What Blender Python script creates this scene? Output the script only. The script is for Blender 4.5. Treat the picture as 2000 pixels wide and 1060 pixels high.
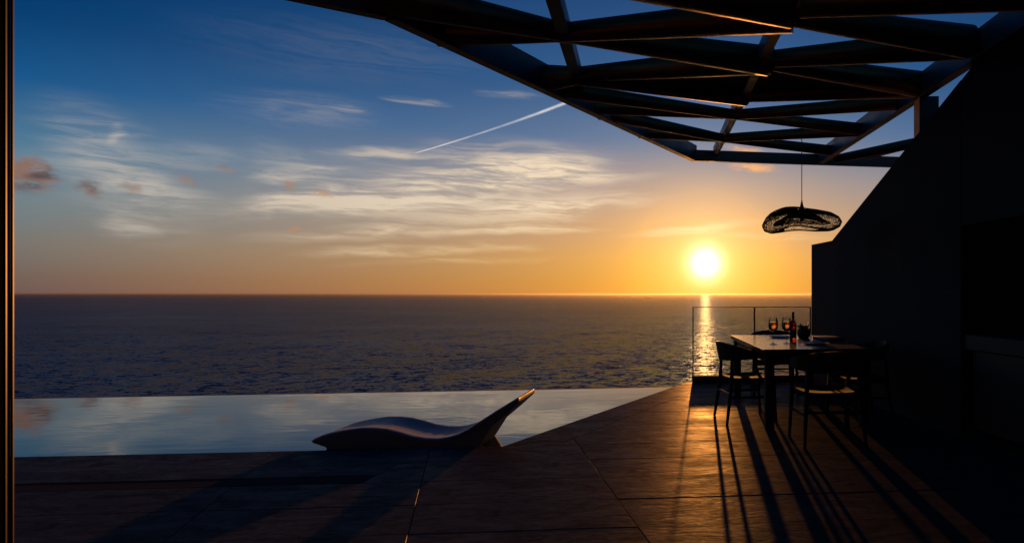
import bpy, bmesh, math, random
import numpy as np
from mathutils import Vector, Matrix
random.seed(7)
R = math.radians
sc = bpy.context.scene
for o in list(bpy.data.objects): bpy.data.objects.remove(o)
C = sc.collection

# ------------------------------------------------------------------ camera
F, PX, PY, EYE = 1350.0, 1400.0, 574.0, 1.275        # focal length / principal point in photo pixels, eye height
cam = bpy.data.cameras.new('camera'); co = bpy.data.objects.new('camera', cam); C.objects.link(co)
co.location = (0, 0, EYE); co.rotation_euler = (math.pi/2, 0, 0)
cam.sensor_width = 36; cam.lens = F/2000*36
cam.shift_x = (1000-PX)/2000; cam.shift_y = (PY-530)/2000
cam.clip_start = .05; cam.clip_end = 2e5
sc.camera = co

# ------------------------------------------------------------------ sky, sun, exposure
SUN_EL, SUN_AZ = R(2.55), math.atan((1378-PX)/F)
SDIR = Vector((math.sin(SUN_AZ)*math.cos(SUN_EL), math.cos(SUN_AZ)*math.cos(SUN_EL), math.sin(SUN_EL)))
sun = bpy.data.lights.new('sun', 'SUN'); so = bpy.data.objects.new('sun', sun); C.objects.link(so)
sun.energy = 5.0; sun.angle = R(.5); sun.color = (1, .35, .065)
so.rotation_euler = SDIR.to_track_quat('Z', 'Y').to_euler()
vs = sc.view_settings
vs.view_transform = 'Standard'; vs.look = 'None'; vs.exposure = 0; vs.gamma = 1; vs.use_curve_mapping = False
sc.cycles.max_bounces = 8; sc.cycles.diffuse_bounces = 3; sc.cycles.glossy_bounces = 3; sc.cycles.volume_bounces = 0; sc.cycles.transparent_max_bounces = 24; sc.cycles.transmission_bounces = 10
sc.cycles.sample_clamp_indirect = 4; sc.cycles.sample_clamp_direct = 3; sc.cycles.caustics_refractive = True; sc.cycles.caustics_reflective = False
sc.cycles.use_denoising = True

def lin(*c):
    return tuple((v/255/12.92 if v/255 <= .04045 else ((v/255+.055)/1.055)**2.4) for v in c)

class N:                                              # tiny node-graph writer
    def __init__(s, nt): s.nt = nt
    def new(s, t, **kw):
        n = s.nt.nodes.new(t)
        for k, v in kw.items(): setattr(n, k, v)
        return n
    def put(s, sock, v):
        if hasattr(v, 'links') or isinstance(v, bpy.types.NodeSocket): s.nt.links.new(v, sock)
        elif v is not None: sock.default_value = v
    def m(s, op, a, b=None, c=None, clamp=False):
        n = s.new('ShaderNodeMath', operation=op, use_clamp=clamp)
        s.put(n.inputs[0], a); s.put(n.inputs[1], b); s.put(n.inputs[2], c)
        return n.outputs[0]
    def v(s, op, a, b=None, out=0):
        n = s.new('ShaderNodeVectorMath', operation=op); s.put(n.inputs[0], a); s.put(n.inputs[1], b)
        return n.outputs[out]
    def mix(s, f, a, b, typ='MIX'):
        n = s.new('ShaderNodeMix', data_type='RGBA', blend_type=typ); n.clamp_factor = True
        s.put(n.inputs[0], f)
        s.put(n.inputs[6], (*a, 1) if isinstance(a, tuple) and len(a) == 3 else a)
        s.put(n.inputs[7], (*b, 1) if isinstance(b, tuple) and len(b) == 3 else b)
        return n.outputs[2]
    def rng(s, x, a, b, c=0., d=1., smooth=True):
        n = s.new('ShaderNodeMapRange', interpolation_type='SMOOTHSTEP' if smooth else 'LINEAR')
        for i, q in enumerate((x, a, b, c, d)): s.put(n.inputs[i], q)
        return n.outputs[0]
    def ramp(s, f, stops):
        n = s.new('ShaderNodeValToRGB'); e = n.color_ramp.elements
        while len(e) < len(stops): e.new(.5)
        for q, (p, c) in zip(e, stops): q.position = p; q.color = (*c, 1)
        s.put(n.inputs[0], f); return n.outputs[0]
    def noise(s, vec, scale, detail=4, rough=.55, dist=0., out=0):
        n = s.new('ShaderNodeTexNoise'); s.put(n.inputs['Vector'], vec)
        n.inputs['Scale'].default_value = scale; n.inputs['Detail'].default_value = detail
        n.inputs['Roughness'].default_value = rough; n.inputs['Distortion'].default_value = dist
        return n.outputs[out]
    def mapping(s, vec, loc=(0, 0, 0), rot=(0, 0, 0), scale=(1, 1, 1), typ='POINT'):
        n = s.new('ShaderNodeMapping', vector_type=typ); s.put(n.inputs[0], vec)
        n.inputs[1].default_value = loc; n.inputs[2].default_value = rot; n.inputs[3].default_value = scale
        return n.outputs[0]

def azel(px, py):
    a = math.atan((px-PX)/F); return a, math.atan((PY-py)/F*math.cos(a))

w = bpy.data.worlds.new('World'); sc.world = w; w.use_nodes = True
g = N(w.node_tree); bg = w.node_tree.nodes['Background']
sky = g.new('ShaderNodeTexSky', sky_type='NISHITA', sun_disc=False)
sky.sun_elevation = SUN_EL; sky.sun_rotation = SUN_AZ; sky.altitude = 40; sky.dust_density = .3; sky.ozone_density = 4
dirv = g.new('ShaderNodeTexCoord').outputs['Generated']
sep = g.new('ShaderNodeSeparateXYZ'); g.put(sep.inputs[0], dirv)
el = g.m('ARCSINE', sep.outputs[2]); az = g.m('ARCTAN2', sep.outputs[0], sep.outputs[1])
ang = g.m('ARCCOSINE', g.v('DOT_PRODUCT', dirv, tuple(SDIR), out=1))
eld = g.m('MAXIMUM', g.m('MULTIPLY', el, 180/math.pi), 0.)
angd = g.m('MULTIPLY', ang, 180/math.pi)
e01 = g.m('POWER', g.m('DIVIDE', eld, 90.), .5)       # finer steps near the horizon
def st(lst): return [(math.sqrt(d/90), lin(*c)) for d, c in lst]
toward = g.ramp(e01, st([(0, (252, 160, 46)), (1, (255, 173, 52)), (3, (252, 178, 78)), (6, (228, 172, 116)), (9, (190, 160, 142)),
                         (12.5, (116, 137, 164)), (17, (50, 112, 166)), (23, (30, 94, 152)), (45, (14, 66, 122)), (90, (5, 48, 100))]))
away = g.ramp(e01, st([(0, (98, 82, 86)), (1, (106, 92, 90)), (3, (111, 114, 112)), (6, (104, 130, 142)), (9, (66, 118, 150)),
                       (12.5, (6, 84, 138)), (16, (0, 60, 112)), (20, (0, 48, 98)), (45, (0, 40, 84)), (90, (0, 36, 76))]))
tmix = g.m('POWER', g.rng(angd, 6., 48., smooth=False), .55)
base = g.mix(tmix, toward, away)
sk = g.mix(1., sky.outputs[0], (.05, .05, .05), 'MULTIPLY')
base = g.mix(.03, base, sk)

# --- high cirrus: streaks gathered into banks (directions on the sky), combed along the wind
comb = g.new('ShaderNodeCombineXYZ'); g.put(comb.inputs[0], az); g.put(comb.inputs[1], el)
ae = comb.outputs[0]
wn = g.noise(g.mapping(ae, scale=(5, 16, 1)), 1., 3, .6, out=1)
warp = g.v('MULTIPLY', g.v('SUBTRACT', wn, (.5, .5, .5)), (.13, .030, 0))
aw = g.v('ADD', ae, warp)
def bank(lst, vec):
    tot = None
    for (x0, y0, x1, y1, hw, k) in lst:
        a0, e0 = azel(x0, y0); a1, e1 = azel(x1, y1)
        L = math.hypot(a1-a0, e1-e0)/2; th = math.atan2(e1-e0, a1-a0)
        q = g.mapping(vec, ((a0+a1)/2, (e0+e1)/2, 0), (0, 0, th), (L*1.15, hw/F*1.3, 1), 'TEXTURE')
        d = g.rng(g.v('LENGTH', q, out=1), 1., .1)
        tot = g.m('MULTIPLY', d, k) if tot is None else g.m('MULTIPLY_ADD', d, k, tot)
    return tot
CIR = [(430, 412, 760, 380, 26, .75), (500, 404, 1000, 370, 34, .9), (700, 345, 1290, 338, 26, .8), (440, 380, 1250, 340, 75, .28), (620, 294, 850, 290, 13, .5),
       (760, 300, 1220, 320, 40, .42), (900, 330, 1200, 320, 30, .40), (880, 400, 1290, 392, 24, .6), (840, 428, 1200, 410, 26, .5),
       (460, 350, 660, 325, 14, .45), (470, 466, 990, 446, 14, .75), (840, 453, 1180, 450, 10, .7), (540, 494, 1010, 484, 10, .7), (620, 512, 1120, 505, 7, .35), (440, 300, 700, 345, 30, .3), (620, 400, 1000, 440, 22, .3),
       (900, 472, 1080, 488, 9, .3), (1200, 462, 1490, 432, 11, .55), (1380, 452, 1660, 470, 10, .3),
       (30, 250, 420, 460, 62, .34), (30, 215, 300, 300, 50, .26), (60, 300, 480, 420, 30, .36), (170, 420, 330, 452, 20, .42),
       (740, 190, 890, 202, 8, .38), (930, 178, 1060, 188, 8, .25), (380, 200, 760, 225, 30, .16), (640, 210, 700, 215, 7, .18), (200, 255, 235, 265, 14, .45),
       (230, 300, 480, 310, 24, .25), (300, 60, 1000, 120, 50, .05),
       (-500, 330, -80, 360, 60, .4), (-900, 420, -300, 400, 50, .4), (2100, 350, 2700, 330, 40, .45), (2300, 440, 3200, 430, 30, .4)]
dens = bank(CIR, aw)
st1 = g.noise(g.mapping(aw, rot=(0, 0, R(-4)), scale=(3.4, 50, 1)), 1., 6, .60, .9)
st2 = g.noise(g.mapping(aw, rot=(0, 0, R(12)), scale=(16, 95, 1)), 1., 4, .6, .6)
st3 = g.noise(g.mapping(aw, rot=(0, 0, R(5)), scale=(34, 300, 1)), 1., 3, .6, .5)
streak = g.rng(g.m('ADD', g.m('ADD', g.m('MULTIPLY', st1, .55), g.m('MULTIPLY', st2, .29)), g.m('MULTIPLY', st3, .16)), .40, .60)
dens = g.m('MULTIPLY', dens, g.m('MULTIPLY_ADD', streak, 1.05, .18), clamp=True)
cirr = g.mix(g.rng(angd, 4., 45., smooth=False),
             g.mix(g.rng(eld, 1.5, 8.), lin(255, 205, 120), lin(255, 228, 192)), lin(180, 176, 170))
base = g.mix(dens, base, cirr)
# --- aircraft trail
a0, e0 = azel(808, 300); a1, e1 = azel(1100, 203)
th = math.atan2(e1-e0, a1-a0); L = math.hypot(a1-a0, e1-e0)
tq = g.mapping(ae, (a0, e0, 0), (0, 0, th), (L, 1, 1), 'TEXTURE')
ts = g.new('ShaderNodeSeparateXYZ'); g.put(ts.inputs[0], tq)
tn = g.noise(g.mapping(ae, scale=(60, 60, 1)), 1., 3)
bow = g.m('MULTIPLY_ADD', ts.outputs[1], 1., g.m('MULTIPLY', g.m('MULTIPLY', ts.outputs[0], g.m('SUBTRACT', 1., ts.outputs[0])), .004))
wid = g.m('MULTIPLY_ADD', ts.outputs[0], .0024, .0008)
tr = g.m('MULTIPLY', g.rng(g.m('ABSOLUTE', bow), wid, 0.), g.m('MULTIPLY', g.rng(ts.outputs[0], 0., .03), g.rng(ts.outputs[0], 1.25, 1.0)))
mid = g.m('MULTIPLY_ADD', g.rng(g.m('ABSOLUTE', g.m('SUBTRACT', ts.outputs[0], .52)), .32, .08), -.45, 1.)
tr = g.m('MULTIPLY', g.m('MULTIPLY', tr, mid), g.m('MULTIPLY_ADD', tn, .9, .22), clamp=True)
base = g.mix(tr, base, lin(236, 232, 232))
# --- low ragged cumulus scraps, dusky orange
wn2 = g.noise(g.mapping(ae, scale=(38, 60, 1)), 1., 4, .6, out=1)
ac = g.v('ADD', ae, g.v('MULTIPLY', g.v('SUBTRACT', wn2, (.5, .5, .5)), (.034, .014, 0)))
CUM = [(-20, 326, 128, 360, 24, 1.3), (20, 322, 95, 340, 20, .8), (140, 350, 205, 380, 14, .8), (420, 320, 455, 334, 8, .8), (340, 345, 392, 362, 10, .45), (550, 355, 580, 372, 9, .6),
       (610, 372, 655, 385, 9, .6), (560, 452, 598, 449, 5, .8), (235, 355, 275, 375, 12, .5), (1415, 324, 1525, 330, 11, .9), (1410, 287, 1500, 297, 8, .7)]
cd = bank(CUM, ac)
cd = g.m('MULTIPLY', cd, g.rng(g.noise(g.mapping(ae, scale=(40, 90, 1)), 1., 5, .65), .26, .56), clamp=True)
cumc = g.mix(g.rng(angd, 8., 45.), lin(244, 176, 112), g.mix(g.rng(g.noise(g.mapping(ae, scale=(22, 55, 1)), 1., 2), .35, .62), lin(84, 76, 82), lin(138, 110, 100)))
base = g.mix(cd, base, cumc)
# --- aureole of the low sun
gl = g.m('POWER', 2.718, g.m('MULTIPLY', g.m('POWER', g.m('DIVIDE', angd, 1.1), 2.), -1.))
gl2 = g.m('POWER', 2.718, g.m('MULTIPLY', g.m('DIVIDE', angd, 2.4), -1.))
gl3 = g.m('POWER', 2.718, g.m('MULTIPLY', g.m('DIVIDE', angd, 8.), -1.))
def addc(c, f, col): return g.mix(1., c, g.mix(1., col, g_rgb(f), 'MULTIPLY'), 'ADD')
def g_rgb(f):
    n = g.new('ShaderNodeCombineXYZ')
    for i in range(3): g.put(n.inputs[i], f)
    return n.outputs[0]
base = addc(base, g.m('MULTIPLY', gl, 2.2), (1, .90, .68))
base = addc(base, g.m('MULTIPLY', gl2, 1.15), (1, .68, .24))
base = addc(base, g.m('MULTIPLY', gl3, .20), (1, .50, .07))
g.put(bg.inputs[0], base); bg.inputs[1].default_value = 1.0

# ------------------------------------------------------------------ geometry helpers
def P(px, py, z=0.):
    """photo pixel -> point where that line of sight meets the level z"""
    D = (z-EYE)*F/(PY-py); return Vector(((px-PX)/F*D, D, z))
def Q(px, py, D):
    """photo pixel -> point at depth D (for things whose depth is known from what they stand on)"""
    return Vector(((px-PX)/F*D, D, EYE+(PY-py)/F*D))
def tag(o, label=None, cat=None, group=None, kind=None):
    if label: o['label'] = label
    if cat: o['category'] = cat
    if group: o['group'] = group
    if kind: o['kind'] = kind
    return o
def empty(name, loc=(0, 0, 0), rz=0., **kw):
    o = bpy.data.objects.new(name, None); C.objects.link(o); o.location = loc; o.rotation_euler = (0, 0, rz)
    o.empty_display_size = .1; return tag(o, **kw)
def mesh(name, verts, faces, mat=None, parent=None, smooth=False, bevel=0, seg=2, **kw):
    me = bpy.data.meshes.new(name); me.from_pydata([tuple(v) for v in verts], [], faces); me.update()
    bm = bmesh.new(); bm.from_mesh(me); bmesh.ops.recalc_face_normals(bm, faces=bm.faces)
    if bevel: bmesh.ops.bevel(bm, geom=[e for e in bm.edges if e.calc_face_angle(0) > .5], offset=bevel, segments=seg, affect='EDGES', profile=.5)
    bm.to_mesh(me); bm.free()
    if smooth:
        me.polygons.foreach_set('use_smooth', [True]*len(me.polygons))
        if smooth != True: me.set_sharp_from_angle(angle=R(smooth))
    o = bpy.data.objects.new(name, me); C.objects.link(o)
    if mat: me.materials.append(mat)
    if parent: o.parent = parent
    return tag(o, **kw)
def prism(name, poly, z0, z1, mat, parent=None, **kw):
    n = len(poly); v = [(p[0], p[1], z0) for p in poly]+[(p[0], p[1], z1) for p in poly]
    f = [list(range(n))[::-1], list(range(n, 2*n))]+[[i, (i+1) % n, n+(i+1) % n, n+i] for i in range(n)]
    return mesh(name, v, f, mat, parent, **kw)
def box(name, c, s, mat, parent=None, rz=0., **kw):
    ca, sa = math.cos(rz), math.sin(rz); p = []
    for x, y in ((-1, -1), (1, -1), (1, 1), (-1, 1)):
        X, Y = x*s[0]/2, y*s[1]/2; p.append((c[0]+X*ca-Y*sa, c[1]+X*sa+Y*ca))
    return prism(name, p, c[2]-s[2]/2, c[2]+s[2]/2, mat, parent, **kw)
def sweep(path, radii, n=10, up=Vector((0, 0, 1)), sect=None):
    """tube along a path; radii may be (side, up) pairs; returns verts, faces"""
    v, f = [], []; path = [Vector(p) for p in path]
    for i, p in enumerate(path):
        t = (path[min(i+1, len(path)-1)]-path[max(i-1, 0)]).normalized()
        s = t.cross(up); s = s.normalized() if s.length > 1e-4 else Vector((1, 0, 0)); u = s.cross(t).normalized()
        r = radii[i] if isinstance(radii, (list, tuple)) else radii
        ra, rb = r if isinstance(r, tuple) else (r, r)
        for k in range(n):
            a = 2*math.pi*k/n; ca, sa = math.cos(a), math.sin(a)
            if sect: ca = math.copysign(abs(ca)**sect, ca); sa = math.copysign(abs(sa)**sect, sa)
            v.append(p+s*ra*ca+u*rb*sa)
    for i in range(len(path)-1):
        for k in range(n): f.append([i*n+k, i*n+(k+1) % n, (i+1)*n+(k+1) % n, (i+1)*n+k])
    f.append(list(range(n))[::-1]); f.append([(len(path)-1)*n+k for k in range(n)])
    return v, f
def tube(name, path, radii, mat, parent=None, n=10, smooth=40, sect=None, **kw):
    v, f = sweep(path, radii, n, sect=sect); return mesh(name, v, f, mat, parent, smooth=smooth, **kw)
def lathe(name, prof, mat, parent=None, n=32, smooth=40, loc=(0, 0, 0), close=False, **kw):
    v, f = [], []
    for (r, z) in prof:
        for k in range(n):
            a = 2*math.pi*k/n; v.append((loc[0]+r*math.cos(a), loc[1]+r*math.sin(a), loc[2]+z))
    m = len(prof)
    for i in range(m-1):
        for k in range(n): f.append([i*n+k, i*n+(k+1) % n, (i+1)*n+(k+1) % n, (i+1)*n+k])
    if close:
        for k in range(n): f.append([(m-1)*n+k, (m-1)*n+(k+1) % n, (k+1) % n, k])
    else:
        f.append(list(range(n))); f.append([(m-1)*n+k for k in range(n)])
    return mesh(name, v, f, mat, parent, smooth=smooth, **kw)
def clip(poly, a, b, c):
    """keep a*x+b*y<=c"""
    out = []
    for i in range(len(poly)):
        p, q = poly[i], poly[(i+1) % len(poly)]; dp, dq = a*p[0]+b*p[1]-c, a*q[0]+b*q[1]-c
        if dp <= 0: out.append(p)
        if (dp < 0 < dq) or (dq < 0 < dp):
            t = dp/(dp-dq); out.append((p[0]+t*(q[0]-p[0]), p[1]+t*(q[1]-p[1])))
    return out
def area(p): return abs(sum(p[i][0]*p[(i+1) % len(p)][1]-p[(i+1) % len(p)][0]*p[i][1] for i in range(len(p))))/2 if len(p) > 2 else 0

# ------------------------------------------------------------------ materials
def mat(name, col, rough=.5, spec=.5, metal=0., bump=None, var=None, **kw):
    """bump=(scale, strength, distance, stretch)   var=(scale, amount, stretch)"""
    m = bpy.data.materials.new(name); m.use_nodes = True; q = N(m.node_tree); b = m.node_tree.nodes['Principled BSDF']
    oc = q.new('ShaderNodeTexCoord').outputs['Object']
    b.inputs['Roughness'].default_value = rough; b.inputs['Specular IOR Level'].default_value = spec; b.inputs['Metallic'].default_value = metal
    if var:
        s = q.mapping(oc, scale=var[2]) if len(var) > 2 else oc
        f = q.rng(q.noise(s, var[0], 5, .6), .25, .75)
        q.put(b.inputs['Base Color'], q.mix(f, tuple(c*(1-var[1]) for c in col), tuple(min(1, c*(1+var[1])) for c in col)))
        q.put(b.inputs['Roughness'], q.m('MULTIPLY_ADD', f, .16, rough-.08))
    else: b.inputs['Base Color'].default_value = (*col, 1)
    if bump:
        s = q.mapping(oc, scale=bump[3]) if len(bump) > 3 else oc
        bn = q.new('ShaderNodeBump'); bn.inputs['Strength'].default_value = bump[1]; bn.inputs['Distance'].default_value = bump[2]
        q.put(bn.inputs['Height'], q.noise(s, bump[0], 5, .6)); q.put(b.inputs['Normal'], bn.outputs[0])
    for k, v in kw.items(): b.inputs[k].default_value = v
    return m
M = {}
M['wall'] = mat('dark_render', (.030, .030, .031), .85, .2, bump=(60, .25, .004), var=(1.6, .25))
M['ceiling'] = mat('dark_ceiling', (.035, .034, .033), .8, .3, var=(2., .2))
M['glulam'] = mat('brown_timber', (.15, .070, .026), .36, .3, .75, bump=(2.2, .3, .02, (1.2, 1.2, 3)), var=(3, .45, (.6, .6, 9)))
M['steel'] = mat('grey_steel', (.055, .058, .062), .45, .35, bump=(120, .1, .001), var=(3, .25))
M['fascia'] = mat('brown_steel', (.055, .042, .034), .45, .4, var=(2, .3))
M['panel'] = mat('black_panel', (.012, .012, .012), .8, .2, var=(2, .3))
M['wood_dark'] = mat('dark_wood', (.028, .017, .011), .6, .18, bump=(30, .2, .002, (1, 6, 6)), var=(9, .4, (1, 8, 8)))
M['seat'] = mat('black_cord_seat', (.010, .009, .008), .85, .1, bump=(200, .4, .002, (1, .1, 1)))
M['table'] = mat('table_wood', (.075, .047, .029), .24, .5, bump=(26, .12, .002, (1, 9, 1)), var=(7, .35, (1, 10, 1)))
M['counter'] = mat('stone_counter', (.03, .03, .03), .6, .3, var=(12, .3))
M['shell'] = mat('grey_fibreglass', (.15, .175, .23), .5, .25, bump=(3, .05, .004), var=(3, .06))
M['black'] = mat('black_paint', (.012, .012, .012), .5, .4)
M['rattan'] = mat('rattan', (.055, .032, .016), .6, .3, var=(40, .4))
M['cord'] = mat('cord', (.02, .013, .01), .6, .3)
M['slate'] = mat('slate', (.022, .022, .024), .45, .5, var=(30, .3))
M['silver'] = mat('cutlery_steel', (.6, .6, .6), .2, .5, 1.)
M['clay'] = mat('clay', (.05, .032, .024), .75, .3, bump=(50, .3, .003), var=(14, .35))
M['leaf'] = mat('leaf', (.035, .05, .022), .5, .4, var=(30, .3))
M['board'] = mat('olive_wood', (.16, .085, .04), .4, .5, var=(14, .4, (1, 6, 1)))
M['foil'] = mat('bottle_foil', (.02, .01, .01), .35, .5, .6)
M['label'] = mat('paper_label', (.10, .07, .055), .7, .2)
M['frame'] = mat('bronze_frame', (.05, .027, .013), .4, .3, .5)
M['grate'] = mat('drain_steel', (.075, .072, .070), .95, .0)
M['mortar'] = mat('mortar', (.02, .018, .016), .9, .1)
M['concrete'] = mat('concrete', (.06, .055, .05), .8, .3, bump=(40, .3, .004), var=(4, .3))

def glassmat(name, tint, ior=1.45):
    m = bpy.data.materials.new(name); m.use_nodes = True; q = N(m.node_tree); nt = m.node_tree
    out = nt.nodes['Material Output']; nt.nodes.remove(nt.nodes['Principled BSDF'])
    fr = q.new('ShaderNodeFresnel'); fr.inputs[0].default_value = ior
    tr = q.new('ShaderNodeBsdfTransparent'); tr.inputs[0].default_value = (*tint, 1)
    gl = q.new('ShaderNodeBsdfGlossy'); gl.inputs['Roughness'].default_value = .02
    mx = q.new('ShaderNodeMixShader'); q.put(mx.inputs[0], fr.outputs[0]); q.put(mx.inputs[1], tr.outputs[0]); q.put(mx.inputs[2], gl.outputs[0])
    q.put(out.inputs[0], mx.outputs[0]); return m
M['glass'] = glassmat('clear_glass', (.965, .98, .97))
M['glass_thin'] = glassmat('wine_glass_wall', (.97, .97, .96), 1.5)
M['wine'] = mat('amber_wine', (.80, .26, .08), .0, .5); M['bottle'] = mat('red_bottle', (.45, .035, .02), .02, .5)
for k, i in (('wine', 1.34), ('bottle', 1.38)):
    b = M[k].node_tree.nodes['Principled BSDF']; b.inputs['Transmission Weight'].default_value = 1; b.inputs['IOR'].default_value = i

def matte_gloss(q, out, base, gloss, rough, ior, normal):
    d = q.new('ShaderNodeBsdfDiffuse'); q.put(d.inputs['Color'], base); q.put(d.inputs['Normal'], normal)
    gl = q.new('ShaderNodeBsdfGlossy'); q.put(gl.inputs['Color'], gloss); q.put(gl.inputs['Roughness'], rough); q.put(gl.inputs['Normal'], normal)
    fr = q.new('ShaderNodeFresnel'); fr.inputs[0].default_value = ior; q.put(fr.inputs['Normal'], normal)
    mx = q.new('ShaderNodeMixShader'); q.put(mx.inputs[0], fr.outputs[0]); q.put(mx.inputs[1], d.outputs[0]); q.put(mx.inputs[2], gl.outputs[0])
    q.put(out.inputs[0], mx.outputs[0])
# terrace tiles: brown porcelain with a timber-like streak, each tile a little different
def tilemat():
    m = bpy.data.materials.new('porcelain_tile'); m.use_nodes = True; q = N(m.node_tree); b = m.node_tree.nodes['Principled BSDF']
    oc = q.new('ShaderNodeTexCoord').outputs['Object']; oi = q.new('ShaderNodeObjectInfo').outputs['Random']
    off = q.new('ShaderNodeCombineXYZ'); q.put(off.inputs[0], q.m('MULTIPLY', oi, 37.)); q.put(off.inputs[1], q.m('MULTIPLY', oi, 11.))
    v = q.v('ADD', oc, off.outputs[0]); v = q.mapping(v, rot=(0, 0, R(-5.7)))
    n1 = q.noise(q.mapping(v, scale=(1.7, 3.6, 1)), 1.7, 7, .64, 1.0); n2 = q.noise(q.mapping(v, scale=(5, 8, 1)), 3.5, 5, .6, .5)
    n3 = q.noise(v, 1.1, 3)
    f = q.rng(q.m('ADD', q.m('MULTIPLY', n1, .6), q.m('MULTIPLY', n2, .4)), .32, .68)
    c = q.mix(f, (.040, .045, .047), (.112, .115, .112)); c = q.mix(q.m('MULTIPLY', oi, .45), c, (.046, .047, .047))
    ro = q.m('ADD', q.rng(q.m('ADD', q.m('MULTIPLY', n1, .5), q.m('MULTIPLY', n3, .5)), .3, .7, .44, .30), q.m('MULTIPLY', oi, .05))
    bn = q.new('ShaderNodeBump'); bn.inputs['Strength'].default_value = .2; bn.inputs['Distance'].default_value = .012
    q.put(bn.inputs['Height'], q.m('ADD', n1, q.m('MULTIPLY', n2, .35)))
    gl = q.mix(f, (.06, .06, .06), (.16, .155, .15))
    matte_gloss(q, m.node_tree.nodes['Material Output'], c, gl, ro, 1.42, bn.outputs[0])
    return m
M['tile'] = tilemat()

def watermat(name, col, bumps, rough, spec=.5, ior=1.33):
    m = bpy.data.materials.new(name); m.use_nodes = True; q = N(m.node_tree); b = m.node_tree.nodes['Principled BSDF']
    oc = q.new('ShaderNodeTexCoord').outputs['Object']
    b.inputs['Base Color'].default_value = (*col, 1); b.inputs['Roughness'].default_value = rough; b.inputs['IOR'].default_value = ior
    h = None
    for sx, sy, amp, det, rot in bumps:
        t = q.m('MULTIPLY', q.noise(q.mapping(oc, rot=(0, 0, R(rot)), scale=(sx, sy, 1)), 1., det, .55, .3), amp)
        h = t if h is None else q.m('ADD', h, t)
    bn = q.new('ShaderNodeBump'); bn.inputs['Strength'].default_value = 1; bn.inputs['Distance'].default_value = 1
    q.put(bn.inputs['Height'], h); q.put(b.inputs['Normal'], bn.outputs[0]); return m
SEA_Z = -40.
def seamat():
    m = bpy.data.materials.new('sea_water'); m.use_nodes = True; q = N(m.node_tree); b = m.node_tree.nodes['Principled BSDF']
    oc = q.new('ShaderNodeTexCoord').outputs['Object']
    b.inputs['Base Color'].default_value = (.006, .008, .020, 1); b.inputs['Specular IOR Level'].default_value = .14; b.inputs['Roughness'].default_value = .10; b.inputs['IOR'].default_value = 1.33
    tot = None
    for sx, sy, k, det, rot in ((1/6.5, 1/5, .70, 4, 8), (1/1.5, 1/1.5, .62, 2, -20), (1/32, 1/40, .24, 2, 20)):
        n = q.noise(q.mapping(oc, rot=(0, 0, R(rot)), scale=(sx, sy, 1)), 1., det, .55, .2, out=1)
        n = q.v('MULTIPLY', q.v('SUBTRACT', n, (.5, .5, .5)), (k*1.15, k*1.15, 0))
        tot = n if tot is None else q.v('ADD', tot, n)
    # wind patches: calmer and rougher water
    pt = q.rng(q.noise(q.mapping(oc, scale=(1/420, 1/160, 1)), 1., 3, .6), .3, .7, .7, 1.25)
    sc_ = q.new('ShaderNodeVectorMath', operation='SCALE'); q.put(sc_.inputs[0], tot); q.put(sc_.inputs['Scale'], pt)
    matte_gloss(q, m.node_tree.nodes['Material Output'], (.004, .006, .014, 1), (.135, .195, .34, 1), .06, 1.33, q.v('NORMALIZE', q.v('ADD', sc_.outputs[0], (0, 0, 1))))
    return m
M['sea'] = seamat() or watermat('sea_water', (.010, .012, .024), [(1/16, 1/7, 1.1, 4, 8), (1/5, 1/2.6, .35, 3, -14), (1/60, 1/30, 1.6, 2, 5)], .22)
M['pool'] = watermat('pool_water', (.004, .026, .055), [(.9, 2.4, .0016, 3, 6)], .015, ior=1.27)

# ------------------------------------------------------------------ sea
S = 90000
mesh('sea', [(-S, -3000, SEA_Z), (S, -3000, SEA_Z), (S, S, SEA_Z), (-S, S, SEA_Z)], [[0, 1, 2, 3]], M['sea'], kind='structure')

# ------------------------------------------------------------------ terrace, pool
K = .10                                               # the tile rows run along (1, K)
ROW, C0 = .533, 5.97                                  # row spacing, row joint that is also the near pool edge
def rowpt(x, c): return (x, c+K*x)
E0 = P(980, 872); E1 = P(1325, 752)                   # oblique pool edge
t = Vector((E1.x-E0.x, E1.y-E0.y)).normalized(); nrm = Vector((t.y, -t.x))      # nrm points to the terrace
COP = .40
E0 = Vector((E0.x, rowpt(E0.x, C0)[1])); E1 = Vector((E1.x, E1.y)); LEN = (E1-E0).length
cE, cI = nrm.dot(E0), nrm.dot(E0)+COP                 # lines nrm.p = cE (pool edge) and cI (inner coping joint)
FAR_C = 10.04                                         # seaward end of the terrace
XR = 3.3
fl = prism('terrace_floor', [rowpt(-9, C0), rowpt(-9, -6), rowpt(5, -6), rowpt(5, C0)], -.5, -.032, M['mortar'], kind='structure')
B0 = (E0.x, E0.y); far = E0+t*((FAR_C+.2)/1)
poly = [B0, rowpt(5, C0), rowpt(5, FAR_C), rowpt(-3, FAR_C)]
poly = clip(poly, -nrm.x, -nrm.y, -cE)
prism('terrace_floor_bed', poly, -.5, -.032, M['mortar'], fl)
J = .0025
col0 = P(1132, 871); col1 = P(1268, 1058); cs = (col1.x-col0.x)/(col1.y-col0.y)   # oblique cross joints: dx per dy
TW = 1.25
def colx(i, y): return col0.x+cs*(y-col0.y)+(i*TW if i <= 0 else i*2.4)
def tile(poly, z=0., name='tile'):
    c = Vector((sum(p[0] for p in poly)/len(poly), sum(p[1] for p in poly)/len(poly)))
    o = prism(name, [(p[0]-c.x, p[1]-c.y) for p in poly], -.03, 0, M['tile'], fl, bevel=.0012, seg=1); o.location = (c.x, c.y, z+random.uniform(-.0008, .0008)); return o
DR0, DR1, DRX = C0-2*ROW+.01, C0-2*ROW+.215, -2.40     # linear drain beside a row joint
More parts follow.
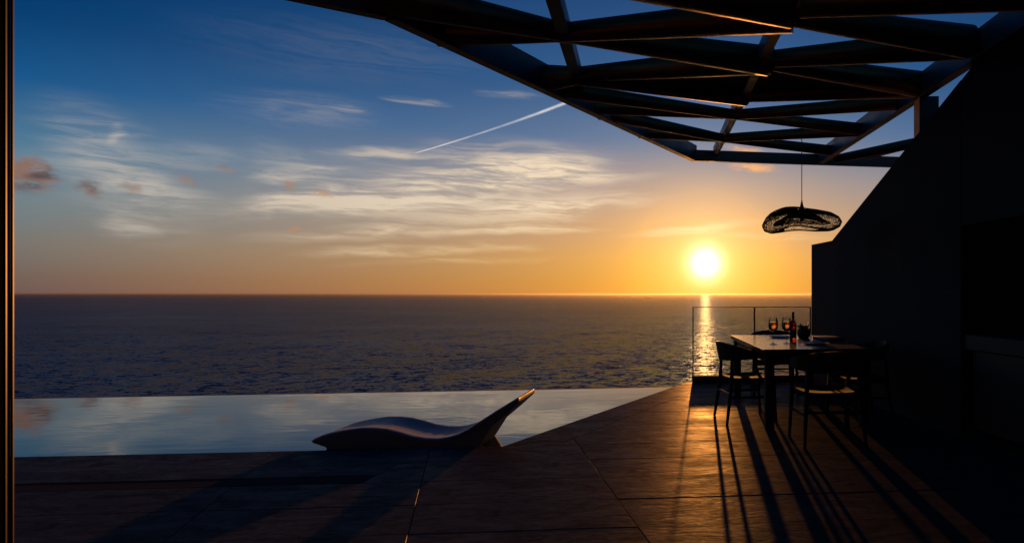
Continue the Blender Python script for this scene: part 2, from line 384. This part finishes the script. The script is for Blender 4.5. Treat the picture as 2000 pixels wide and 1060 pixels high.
for k in range(-9, 8):
    c0, c1 = C0+k*ROW, C0+(k+1)*ROW
    if c1 > FAR_C: c1 = FAR_C
    ym = (c0+c1)/2
    for i in range(-6, 3):
        a, b = colx(i, ym), colx(i+1, ym)
        p = []
        for x_i, c in ((i, c0+J), (i+1, c0+J), (i+1, c1-J), (i, c1-J)):
            x = colx(x_i, c+K*colx(x_i, c)); x = colx(x_i, c+K*x); x += J if x_i == i else -J
            p.append(rowpt(x, c))
        if k >= 0: p = clip(p, -nrm.x, -nrm.y, -(cI+J))
        parts = [p]
        if k == -2:
            lower = clip(p, -K, 1, DR1+J) if False else None
            left = clip(p, 1, 0, DRX-J); right = clip(p, -1, 0, -(DRX+J))
            parts = [right, clip(left, K, -1, -(DR1+J))]
        for q in parts:
            if area(q) > .004: tile(q)
# coping along the oblique pool edge
s = -.0
cl = [0]+[.33+.56*i for i in range(20)]
for s0, s1 in zip(cl, cl[1:]):
    a = E0+t*(s0+J); b = E0+t*(s1-J)
    q = [a, b, b+nrm*(COP-J), a+nrm*(COP-J)]
    q = clip([(v.x, v.y) for v in q], -K, 1, FAR_C)
    if area(q) > .004: tile(q, name='coping_tile')
q = clip([(E0.x, E0.y), tuple(E0+nrm*(COP-J)), (E0.x+1.5, E0.y-.6), (E0.x, E0.y-.001)], K, -1, -(C0+J))
if area(q) > .004: tile(q, name='coping_tile')
# drain
gr = empty('drain_grate', (-3.9, 4.7, 0), label='long black slotted drain grate set in the terrace along the pool', cat='drain')
def rel(o, par):
    o.parent = par; o.location = o.location-par.location if par.rotation_euler.z == 0 else o.location; return o
def dbar(name, ca, cb, z0, z1, x0=-8.5, x1=DRX-.006):
    p = [rowpt(x0, ca), rowpt(x1, ca), rowpt(x1, cb), rowpt(x0, cb)]
    rel(prism(name, p, z0, z1, M['grate']), gr)
dbar('trough', DR0+.004, DR1-.004, -.031, -.024)
n = 9; stp = (DR1-DR0-.01)/n
for i in range(n): dbar('slat', DR0+.008+i*stp, DR0+.008+i*stp+stp*.78, -.02, -.002)

# pool
PF0, PF1 = P(30, 774), P(1320, 752); fs = (PF1.y-PF0.y)/(PF1.x-PF0.x)
WZ = -.03
def farx(x): return (x, PF0.y+fs*(x-PF0.x))
wp = [rowpt(-14, C0-.0), (E0.x, E0.y), tuple(E1), farx(-14)]
v = [(p[0], p[1], WZ) for p in wp]
prism('pool_water', wp, WZ-.5, WZ, M['pool'], kind='structure')
ew = empty('infinity_edge', (E1.x, E1.y, 0), label='thin stone weir wall at the seaward rim of the infinity pool', cat='pool wall')
rel(prism('weir', [farx(-14), tuple(E1), (E1.x+.02, E1.y+.13), (farx(-14)[0], farx(-14)[1]+.13)], -1.2, WZ-.006, M['concrete']), ew)

# ------------------------------------------------------------------ balustrade on its kerb
K0 = P(1353, 748); W1 = P(1585, 745)
bd = Vector((W1.x-K0.x, W1.y-K0.y)).normalized(); bn_ = Vector((-bd.y, bd.x))
kb = mesh('low_kerb', [], [], label='low dark kerb under the glass balustrade', cat='kerb')
bpy.data.objects.remove(kb)
a = Vector((K0.x, K0.y)); b = Vector((W1.x, W1.y))+bd*.02
o = prism('low_kerb', [a, b, b+bn_*.16, a+bn_*.16], 0, .098, M['wall'], bevel=.004, seg=1)
tag(o, 'low dark rendered kerb carrying the glass balustrade', 'kerb')
gb = empty('glass_balustrade', (K0.x, K0.y, 0), label='frameless two pane glass balustrade with thin dark edges facing the sea', cat='balustrade')
GT = EYE-(599-PY)/F*(K0.y+.05)
m1 = .52
LB = (b-a).length-.02
for s0, s1 in ((.004, LB*m1-.006), (LB*m1+.006, LB-.004)):
    p0, p1 = a+bd*s0+bn_*.05, a+bd*s1+bn_*.05
    pane = rel(prism('glass_pane', [p0, p1, p1+bn_*.012, p0+bn_*.012], .098, GT-.012, M['glass']), gb)
    rail = rel(prism('edge_cap', [p0-bn_*.004, p1-bn_*.004, p1+bn_*.016, p0+bn_*.016], GT-.0115, GT, M['black']), gb); rail.parent = pane; rail.location = (0, 0, 0)
for s0, wd in ((0., .014), (LB*m1-.011, .022), (LB-.012, .016)):
    p0 = a+bd*s0+bn_*.044; p1 = p0+bd*wd
    rel(prism('edge_trim', [p0, p1, p1+bn_*.024, p0+bn_*.024], .098, GT-.012, M['black']), gb)

# ------------------------------------------------------------------ side wall with raking top, outdoor kitchen niche
WS = -.2
def wx(D): return W1.x+WS*(D-W1.y)
def wallprism(name, prof, x0, x1, mt, parent=None, **kw):
    n = len(prof)
    v = [(wx(d)+x0, d, z) for d, z in prof]+[(wx(d)+x1, d, z) for d, z in prof]
    f = [list(range(n)), list(range(n, 2*n))[::-1]]+[[i, (i+1) % n, n+(i+1) % n, n+i] for i in range(n)]
    return mesh(name, v, f, mt, parent, **kw)
def ondiag(px, py):
    u = (px-PX)/F; D = (W1.x-WS*W1.y)/(u-WS); return (D, EYE+(PY-py)/F*D)
T0 = (W1.y, ondiag(1585, 478)[1]); T1 = ondiag(1625, 470); T2 = ondiag(1890, 140)
sl = (T2[1]-T1[1])/(T2[0]-T1[0]); T3 = (3.0, T1[1]+sl*(3.0-T1[0]))
ND = ondiag(1876, 600)[0]
sw = empty('side_wall', (wx(8), 8, 0), label='dark rendered side wall with steep raking top beside the table', cat='wall')
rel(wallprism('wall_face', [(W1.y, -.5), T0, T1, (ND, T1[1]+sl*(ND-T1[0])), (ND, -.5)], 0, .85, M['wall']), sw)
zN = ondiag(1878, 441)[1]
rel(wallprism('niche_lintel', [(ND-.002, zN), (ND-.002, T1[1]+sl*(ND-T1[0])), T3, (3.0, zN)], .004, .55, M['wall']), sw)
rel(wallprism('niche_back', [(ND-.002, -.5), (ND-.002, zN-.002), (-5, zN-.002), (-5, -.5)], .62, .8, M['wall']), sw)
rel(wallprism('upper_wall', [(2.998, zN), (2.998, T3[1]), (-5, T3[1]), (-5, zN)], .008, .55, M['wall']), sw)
zC = ondiag(1882, 653)[1]
kc = empty('kitchen_counter', (wx(4.5)+.3, 4.5, 0), label='dark outdoor kitchen counter recessed in the niche of the side wall', cat='counter')
rel(wallprism('counter_top', [(ND-.03, zC-.13), (ND-.03, zC), (1, zC), (1, zC-.13)], .02, .61, M['counter'], bevel=.006, seg=1), kc)
for i in range(5):
    d1 = ND-.06-i*1.0
    rel(wallprism('cabinet_door', [(d1, .1), (d1, zC-.14), (d1-.97, zC-.14), (d1-.97, .1)], .08, .6, M['black'], bevel=.004, seg=1), kc)

# ------------------------------------------------------------------ house shell behind and above the camera
hs = prism('house_ceiling', [(-8, 1.2), (-3.6, 3.6), (4.5, 3.9), (4.5, -6), (-8, -6)], 3.42, 3.75, M['ceiling'], kind='structure')
wl = box('house_wall', (-1.5, -5.1, 1.7), (13, .2, 3.6), M['wall'], kind='structure')
fw = prism('facade_wall', [(-1.80, 1.45), (-8, .6), (-8, .85), (-1.86, 1.70)], 0, 3.42, M['wall'])
tag(fw, 'dark facade wall beside the tall sliding door frame', 'wall')
dfm = empty('sliding_door_frame', (-1.6, 1.55, 0), label='tall dark bronze sliding door frame with two thin gleaming edges', cat='door frame')
def jamb(name, x0, x1, y0, y1, cham, m_):
    rel(prism(name, [(x0, y0), (x1, y0), (x1, y0+(y1-y0)*.35), (x1-cham, y1), (x0, y1)], 0, 3.41, m_), dfm)
xe = (28.5-PX)/F
jamb('jamb', -1.80, xe*1.47-.03, 1.40, 1.47, .002, M['black'])
jamb('outer_stile', -1.78, xe*1.60-.004, 1.475, 1.595, .001, M['black'])
jamb('edge_strip', xe*1.60-.0038, xe*1.60, 1.594, 1.60, .001, M['frame'])
jamb('inner_stile', -1.78, (15-PX)/F*1.39-.004, 1.30, 1.385, .001, M['black'])
jamb('edge_strip', (15-PX)/F*1.39-.0038, (15-PX)/F*1.39, 1.384, 1.39, .001, M['frame'])

# ------------------------------------------------------------------ pergola roof
RZ = 3.30
rf = empty('pergola_roof', (2, 7, 0), label='triangulated timber pergola roof with steel purlins and angular brown fascia overhead', cat='pergola')
RS = .047                                             # the roof plane falls gently towards the house
def zr(D): return RZ+RS*(D-7.2)
def br(px, py):
    D = (RZ-RS*7.2-EYE)/((PY-py)/F-RS); return Vector(((px-PX)/F*D, D, zr(D)))
def beam(p0, p1, h=.16, wd=.14, z=RZ, ext=.07, endext=None):
    a, b = Vector(p0), Vector(p1); d = (b-a).normalized(); a = a-d*ext; b = b+d*(ext if endext is None else endext)
    zc = Vector((0, 0, z-RZ+h/2)); o = tube('timber_beam', [a+zc, b+zc], (wd/2, h/2), M['glulam'], n=28, smooth=50, sect=.85); rel(o, rf)
def flat(name, p0, p1, wd, z0, z1, m_, off=0., bev=.003):
    a, b = Vector(p0[:2]), Vector(p1[:2]); d = (b-a).normalized(); n_ = Vector((d.y, -d.x))
    q = [a+n_*(off-wd/2), b+n_*(off-wd/2), b+n_*(off+wd/2), a+n_*(off+wd/2)]
    v = [(p.x, p.y, zr(p.y)+z0) for p in q]+[(p.x, p.y, zr(p.y)+z1) for p in q]
    rel(mesh(name, v, [[3, 2, 1, 0], [4, 5, 6, 7]]+[[k, (k+1) % 4, 4+(k+1) % 4, 4+k] for k in range(4)], m_, bevel=bev, seg=1), rf)
A0, A1, A2 = br(1066, -13), br(1100, 97), br(1137, 173)
B0a, B0_, B1_, B2_, B3_, B4_ = br(1531, 52), br(1528, 65), br(1488, 147), br(1446, 206), br(1437, 238), br(1412, 281)
C0_, C1_, C2_, C3_, C4_, C5_ = br(2072, 17), br(1902, 116), br(1802, 191), br(1762, 215), br(1688, 266), br(1630, 305)
CN = (C0_, C1_, C2_, C3_, C4_, C5_)
arms = [(A0, B0a), (A1, B0_), (A1, B1_), (A2, B1_), (A2, B2_), (B0a, C0_), (B0_, C1_), (B1_, C1_), (B1_, C2_), (B2_, C2_),
        (B3_, C3_), (B3_, C4_), (B4_, C4_), (B4_, C5_),
        (B3_, br(1116, 194)), (B3_, br(1160, 224)), (B4_, br(1182, 236)), (B4_, br(1258, 271)),
        (A1, br(735, 27)), (A1, br(872, 92)), (A2, br(1075, 178)), (A0, br(560, -60)), (C0_, br(2500, 40)), (C1_, br(2350, 100))]
for i, (p, q) in enumerate(arms): beam(p, q, h=(.165 if (B3_ in (p, q) or B4_ in (p, q)) else .205 if B2_ in (p, q) else .265)-(i % 3)*.002, wd=.12 if (B3_ in (p, q) or B4_ in (p, q)) else .14, z=RZ+(i % 4)*.002, endext=-.06 if any(q is c_ for c_ in CN) else None)
beam(br(1640, 318), br(1840, 280)); beam(br(1700, 312), br(1900, 262), h=.12, wd=.1, z=RZ+.01)
# purlins: parallel steel flats, one family
def purl(pa, pb, d0, d1, wd, dx, z0=.09):
    k = (pb.x-pa.x)/(pb.y-pa.y); xb = pa.x-k*pa.y+dx
    flat('purlin', (xb+k*d0, d0), (xb+k*d1, d1), wd, z0, .225+(.004 if z0 < 0 else 0), M['steel'])
purl(br(1069, 38), br(1103, 137), 3.6, br(1143, 212).y, .10, .05)
purl(br(1535, 68), br(1435, 252), 3.6, br(1396, 314).y, .085, -.03)
purl(br(1790, 203), br(1612, 318), 3.6, br(1614, 322).y, .10, -.05, z0=-.003)
FL0, FL1, FL2, FL3 = br(400, -32), br(750, 40), br(1350, 315), br(1900, 332)
for p, q, hh in ((FL0, FL1, .27), (FL1, FL2, .26), (FL2, FL3, .18)): flat('fascia', p, q, .10, -.004, hh, M['fascia'], off=.05)
def tri(ps, z):
    c = sum((Vector(p) for p in ps), Vector())/3; rel(mesh('roof_panel', [(p[0], p[1], p[2]+z) for p in ps]+[(p[0], p[1], p[2]+z+.02) for p in ps], [[0, 1, 2], [3, 4, 5], [0, 1, 4, 3], [1, 2, 5, 4], [2, 0, 3, 5]], M['panel']), rf)
tri((A2, B1_, B2_), .12); tri((B1_, C2_, B2_), .12)
tri((FL1, A1, br(872, 92)), .15)
pc = Q(1809, 195, 7.2)
rel(box('post', (pc.x, 7.2, 2.95), (.20, .20, .71), M['steel']), rf)

# ------------------------------------------------------------------ table
TZ = .755
def tp(px, py): return P(px, py, TZ)
t0, t1, t2, t3 = tp(1480.6, 682), tp(1705, 680.6), tp(1589, 652.6), tp(1434.5, 654.5)
ux = ((t1-t0)+(t2-t3))/2; uy = ((t3-t0)+(t2-t1))/2; tc = (t0+t1+t2+t3)/4
TWD, TLN = ux.length, uy.length; trz = math.atan2(ux.y, ux.x)*.5+math.atan2(-uy.x, uy.y)*.5
tb = empty('dining_table', (tc.x, tc.y, 0), trz, label='long dark wooden dining table laid with glasses and bottle', cat='table')
hw, hl = TWD/2, TLN/2
box('table_top', (0, 0, TZ-.0225), (TWD, TLN, .045), M['table'], tb, bevel=.004, seg=2)
for x in (-1, 1):
    for y in (-1, 1): box('leg', (x*(hw-.075), y*(hl-.075), (TZ-.046)/2), (.085, .085, TZ-.046), M['wood_dark'], tb, bevel=.004, seg=1)
    box('apron', (x*(hw-.075), 0, TZ-.0925), (.03, TLN-.24, .09), M['wood_dark'], tb)
for y in (-1, 1): box('apron', (0, y*(hl-.075), TZ-.0925), (TWD-.24, .03, .09), M['wood_dark'], tb)

# ------------------------------------------------------------------ chairs
def make_chair(loc, rz, label):
    c = empty('dining_chair', (*loc, 0), rz, label=label, cat='chair', group='wooden armchairs round the dining table')
    W = M['wood_dark']
    # seat: slightly dished slab with a rounded plan
    v, f = [], []; n = 28
    def plan(a, k):
        ca, sa = math.cos(a), math.sin(a); r = (abs(ca)**3.2+abs(sa)**3.2)**(-1/3.2); return (.255*r*ca*k*(1+.06*sa), .245*r*sa*k)
    rings = [(1, .405), (1.0, .435), (.97, .45), (.6, .441), (.0, .436)]
    for k, z in rings:
        for i in range(n): x, y = plan(2*math.pi*i/n, max(k, .001)); v.append((x, y, z))
    for r in range(len(rings)-1):
        for i in range(n): f.append([r*n+i, r*n+(i+1) % n, (r+1)*n+(i+1) % n, (r+1)*n+i])
    f.append(list(range(n)))
    mesh('seat', v, f, M['seat'], c, smooth=40)
    # backrest: a bent rail, broad behind and tapering into the arms
    v, f = [], []; m = 36
    for i in range(m+1):
        u = i/m*2-1; a = -math.pi/2+u*R(112); s_ = abs(u)
        x, y = .285*math.cos(a), .265*math.sin(a)+.0
        if s_ > .8: y += (s_-.8)*.5
        k = (1-s_**1.6); top = .685+.115*k; bot = .655-.045*k
        th = .011+.004*k; nx, ny = math.cos(a), math.sin(a); lean = .035*k
        for (dr, z) in ((-th, bot), (th, bot), (th+lean, top), (-th+lean, top)): v.append((x+nx*dr, y+ny*dr, z))
    for i in range(m):
        for k in range(4): f.append([i*4+k, i*4+(k+1) % 4, (i+1)*4+(k+1) % 4, (i+1)*4+k])
    f.append([0, 1, 2, 3]); f.append([m*4+k for k in range(4)])
    mesh('backrest', v, f, W, c, smooth=35)
    for sx in (-1, 1):
        tube('leg', [(sx*.265, -.27, 0), (sx*.235, -.215, .40), (sx*.215, -.205, .68)], [.014, .021, .015], W, c, n=10)
        tube('leg', [(sx*.275, .23, 0), (sx*.255, .205, .42), (sx*.268, .135, .665)], [.014, .021, .014], W, c, n=10)
        tube('side_stretcher', [(sx*.252, -.24, .26), (sx*.266, .214, .26)], (.010, .014), W, c, n=8)
    tube('seat_rail', [(-.235, .21, .40), (.235, .21, .40)], (.012, .022), W, c, n=8)
    tube('back_stretcher', [(-.245, -.235, .285), (.245, -.235, .285)], (.010, .016), W, c, n=8)
    return c
make_chair((.30, 7.06), trz-R(83), 'wooden armchair on the pool side of the table')
make_chair((1.42, 6.98), trz+R(93), 'wooden armchair between the table and the dark side wall')
pn = (P(1568, 876)+P(1679, 871))/2
make_chair((pn.x, pn.y+.27), trz+R(1), 'wooden armchair at the table end facing the sea')
make_chair((tc.x-.10, tc.y+hl+.08), trz+math.pi-R(4), 'wooden armchair at the table end beside the glass balustrade')

# ------------------------------------------------------------------ things on the table
def ontable(px, py): p = tp(px, py); return (p.x, p.y, TZ+.0005)
def wine_glass(loc, H, label):
    e = empty('wine_glass', loc, label=label, cat='wine glass', group='glasses of amber wine on the table')
    r = H*.185
    outer = [(.001, .004), (.038, .0015), (.038, .004), (.010, .010), (.0042, .02), (.0040, H*.40), (.008, H*.44), (r*.55, H*.50), (r*.88, H*.58), (r, H*.69), (r*.97, H*.82), (r*.83, H)]
    inner = [(r*.80, H), (r*.94, H*.82), (r*.965, H*.69), (r*.845, H*.585), (r*.5, H*.51), (.001, H*.46)]
    lathe('glass_bowl', outer+inner, M['glass_thin'], e, n=28, smooth=60)
    k = .955
    lathe('wine', [(.001, H*.464), (r*.5*k, H*.513), (r*.845*k, H*.588), (r*.965*k, H*.69), (r*.945*k, H*.80), (r*.94*k, H*.845), (.001, H*.845)], M['wine'], e, n=28, smooth=60)
wine_glass(ontable(1510, 672), .272, 'stemmed glass of amber wine standing apart from the bottle')
wine_glass(ontable(1536, 670.5), .272, 'stemmed glass of amber wine right beside the bottle')
bo = empty('wine_bottle', ontable(1549, 668), label='dark red wine bottle between wine glass and potted succulent', cat='bottle')
H = .325
lathe('bottle_body', [(.001, .006), (.034, .0), (.0375, .006), (.0375, .175), (.035, .20), (.024, .226), (.0155, .245), (.0138, .262), (.0138, H-.002), (.001, H-.002)], M['bottle'], bo, n=32, smooth=50)
lathe('foil_cap', [(.0145, .255), (.0145, H+.001), (.001, H+.001), (.001, .255)], M['foil'], bo, n=24, smooth=50)
lathe('paper_label', [(.0381, .05), (.0381, .135), (.0378, .135), (.0378, .05)], M['label'], bo, n=32, smooth=50, close=True)
pl = ontable(1570, 660)
pt = empty('succulent_pot', pl, label='small potted succulent in a squat round clay pot on the table', cat='potted plant')
lathe('pot', [(.001, .0), (.058, .0), (.076, .03), (.079, .07), (.072, .112), (.066, .112), (.066, .098), (.001, .098)], M['clay'], pt, n=32, smooth=50)
for i in range(26):
    a = i*2.4; tl = random.uniform(.2, 1.15); ln = random.uniform(.05, .09); rr = random.uniform(.0, .045)
    b0 = Vector((rr*math.cos(a), rr*math.sin(a), .10)); d = Vector((math.cos(a)*math.sin(tl), math.sin(a)*math.sin(tl), math.cos(tl)))
    tube('leaf', [b0, b0+d*ln*.5, b0+d*ln*.85+Vector((0, 0, .004)), b0+d*ln+Vector((0, 0, .009))], [(.004, .003), (.011, .004), (.008, .003), (.001, .001)], M['leaf'], pt, n=6, smooth=60)
def place(loc, rz, label):
    e = empty('place_setting', loc, rz, label=label, cat='plate', group='dark plates laid on the table')
    lathe('plate', [(.001, .004), (.10, .002), (.15, .013), (.152, .016), (.148, .017), (.10, .008), (.001, .008)], M['slate'], e, n=40, smooth=50)
    def cutl(name, x, w_):
        k = empty('x'); bpy.data.objects.remove(k)
        tube(name, [(x, -.09, .012), (x, 0, .0125), (x, .05, .0125), (x, .10, .013)], [(.005, .0015), (.0035, .0015), (w_, .0012), (w_*.6, .001)], M['silver'], e, n=8)
    cutl('fork', -.03, .009); cutl('knife', .01, .007)
place(ontable(1524, 659), trz-R(90), 'dark round plate with cutlery behind the two wine glasses')
place(ontable(1592, 672.5), trz+R(70), 'dark round plate with glinting cutlery near the table end')
sb = empty('serving_board', ontable(1618, 662), trz+R(8), label='rounded olive wood serving board on the wall side of the table', cat='board')
v, f = [], []; n = 40
for z, k in ((.0, .96), (.008, 1), (.022, 1), (.026, .97)):
    for i in range(n):
        a = 2*math.pi*i/n; ca, sa = math.cos(a), math.sin(a); v.append((.15*math.copysign(abs(ca)**.8, ca)*k, .27*math.copysign(abs(sa)**.75, sa)*k, z))
for r in range(3):
    for i in range(n): f.append([r*n+i, r*n+(i+1) % n, (r+1)*n+(i+1) % n, (r+1)*n+i])
f.append(list(range(n))); f.append([3*n+i for i in range(n)])
mesh('board', v, f, M['board'], sb, smooth=40)
tube('handle', [(0, .262, .013), (0, .31, .013), (0, .35, .013)], [(.03, .009), (.018, .009), (.02, .009)], M['board'], sb, n=12)

# ------------------------------------------------------------------ pendant lamp
LD = tc.y-.05; lc = Q(1566, 430, LD); pxm = LD/F
pd = empty('pendant_lamp', (lc.x, lc.y, lc.z), label='wide wavy woven rattan pendant lamp hanging over the dining table', cat='pendant lamp')
RR = 77.5*pxm
def wave(a, r): return (.040*math.cos(a*2+R(215))+.022*math.cos(a*3+R(40)))*(r/RR)**2
def net(name, prof, na, nr, jit, thick, dens_seed):
    rnd = random.Random(dens_seed); v, f = [], []
    ps = [Vector((r, z, 0)) for r, z in prof]; Ls = [0]
    for a, b in zip(ps, ps[1:]): Ls.append(Ls[-1]+(b-a).length)
    def at(u):
        d = u*Ls[-1]
        for i in range(len(ps)-1):
            if d <= Ls[i+1]+1e-9: k = (d-Ls[i])/(Ls[i+1]-Ls[i]); return ps[i].lerp(ps[i+1], k)
        return ps[-1]
    for j in range(nr+1):
        for i in range(na):
            u = j/nr; aa = 2*math.pi*(i+.5*(j % 2))/na
            if 0 < j < nr: u += rnd.uniform(-jit, jit)/nr; aa += rnd.uniform(-jit, jit)*2*math.pi/na
            p = at(min(max(u, 0), 1)); v.append((p.x*math.cos(aa), p.x*math.sin(aa), p.y+wave(aa, p.x)))
    for j in range(nr):
        for i in range(na):
            a, b, c_, d = j*na+i, j*na+(i+1) % na, (j+1)*na+(i+1) % na, (j+1)*na+i
            if j % 2: (f.append([a, b, c_]), f.append([a, c_, d])) if rnd.random() < .8 else f.append([a, b, c_, d])
            else: (f.append([a, b, d]), f.append([b, c_, d])) if rnd.random() < .8 else f.append([a, b, c_, d])
    o = mesh(name, v, f, M['rattan'], pd); md = o.modifiers.new('w', 'WIREFRAME'); md.thickness = thick; md.use_even_offset = False; md.use_replace = True; return o
h = 14.2*pxm
shell = [(.05, h*1.55), (RR*.45, h*1.35), (RR*.75, h*1.05), (RR*.93, h*.55), (RR, -.1*h), (RR*.95, -h*.75), (RR*.80, -h*1.25), (RR*.6, -h*1.35), (RR*.45, -h*1.2)]
net('woven_shade', shell, 112, 34, .42, .0042, 3)
net('inner_shade', [(.05, h*1.45), (RR*.3, h*.95), (RR*.52, h*.2), (RR*.72, -h*.35)], 80, 20, .35, .0055, 5)
rim = []
for i in range(72):
    a = 2*math.pi*i/72; rim.append((RR*1.0*math.cos(a), RR*1.0*math.sin(a), -.1*h+wave(a, RR)))
rim.append(rim[0]); rim.append(rim[1])
lathe('ceiling_cone', [(.001, h*1.2), (.034, h*1.2), (.03, h*1.55), (.014, h*1.55+.05), (.005, h*1.55+.10), (.001, h*1.55+.10)], M['rattan'], pd, n=20)
lathe('lamp_holder', [(.001, -.02), (.02, -.02), (.022, h*1.0), (.001, h*1.0)], M['black'], pd, n=16)
tube('cable', [(0, 0, h*1.55+.08), (0, 0, RZ+.06-lc.z)], .0045, M['cord'], pd, n=8)

# ------------------------------------------------------------------ sun lounger at the rim of the pool
D0 = 1.305*F/(878-PY); sc0 = F/D0
top = [(605, 860), (614, 855), (628, 849), (650, 843), (675, 838.2), (700, 835), (725, 835.3), (750, 838), (775, 844.5), (800, 852), (825, 856.3), (850, 857), (870, 854),
       (890, 848), (910, 838), (930, 825), (960, 806), (985, 791), (1003, 780)]
tw = [((x-PX)/sc0, EYE-(y-PY)/sc0) for x, y in top]
xo = tw[0][0]; tw = [(x-xo, z) for x, z in tw]
lg = empty('sun_lounger', (xo, D0, 0), R(2.0), label='wave shaped moulded sun lounger standing in the pool margin', cat='sun lounger')
LW = .60; ns = 14
xt, zt = tw[-1]
under = [(xt+.020, zt+.004), (xt+.030, zt-.035), (xt-.085, zt-.14), (xt-.215, zt-.25), (xt-.37, -.10), (tw[0][0]+.17, -.10), (tw[0][0]+.11, -.02), (tw[0][0]+.03, .022)]
# resample top smoothly
xs = np.array([p[0] for p in tw]); zs = np.array([p[1] for p in tw])
prof = list(tw)+under
def width(x): return 1.0
v, f = [], []; m = len(prof); nt_ = len(tw)
for j in range(ns+1):
    q = j/ns; s_ = q*2-1                              # across the width
    for i, (x, z) in enumerate(prof):
        zz = z; k = 1-s_*s_
        if i < nt_:
            dish = .022*min(1, max(0, x/.3))*(1 if x < xt-.35 else max(.15, (xt-x)/.35)); zz = z-dish*k**1.0
        edge = max(0, abs(s_)-.86)/.14
        zz -= .010*edge**2 if i < nt_ else -.004*edge
        yy = q*LW
        if i >= nt_ and 2 < i-nt_ < 7: yy = LW/2+(q-.5)*LW*.90
        v.append((x, yy, zz))
for j in range(ns):
    for i in range(m): f.append([j*m+i, j*m+(i+1) % m, (j+1)*m+(i+1) % m, (j+1)*m+i])
f.append(list(range(m))); f.append([ns*m+i for i in range(m)])
lo = mesh('shell', v, f, M['shell'], lg, smooth=38)
bv = lo.modifiers.new('b', 'BEVEL'); bv.width = .012; bv.segments = 3; bv.limit_method = 'ANGLE'; bv.angle_limit = R(50)

# ------------------------------------------------------------------ sea air
hm = bpy.data.materials.new('sea_haze'); hm.use_nodes = True; hn = hm.node_tree; hn.nodes.remove(hn.nodes['Principled BSDF'])
pv = hn.nodes.new('ShaderNodeVolumePrincipled'); pv.inputs['Color'].default_value = (.22, .21, .21, 1); pv.inputs['Density'].default_value = 2.4e-5; pv.inputs['Anisotropy'].default_value = .8
hn.links.new(pv.outputs[0], hn.nodes['Material Output'].inputs['Volume'])
HX = 100000
hz = mesh('haze', [(x, y, z) for z in (SEA_Z-1, 9.) for x, y in ((-HX, -4000), (HX, -4000), (HX, HX), (-HX, HX))],
          [[0, 1, 2, 3], [4, 5, 6, 7], [0, 1, 5, 4], [1, 2, 6, 5], [2, 3, 7, 6], [3, 0, 4, 7]], hm, kind='stuff')
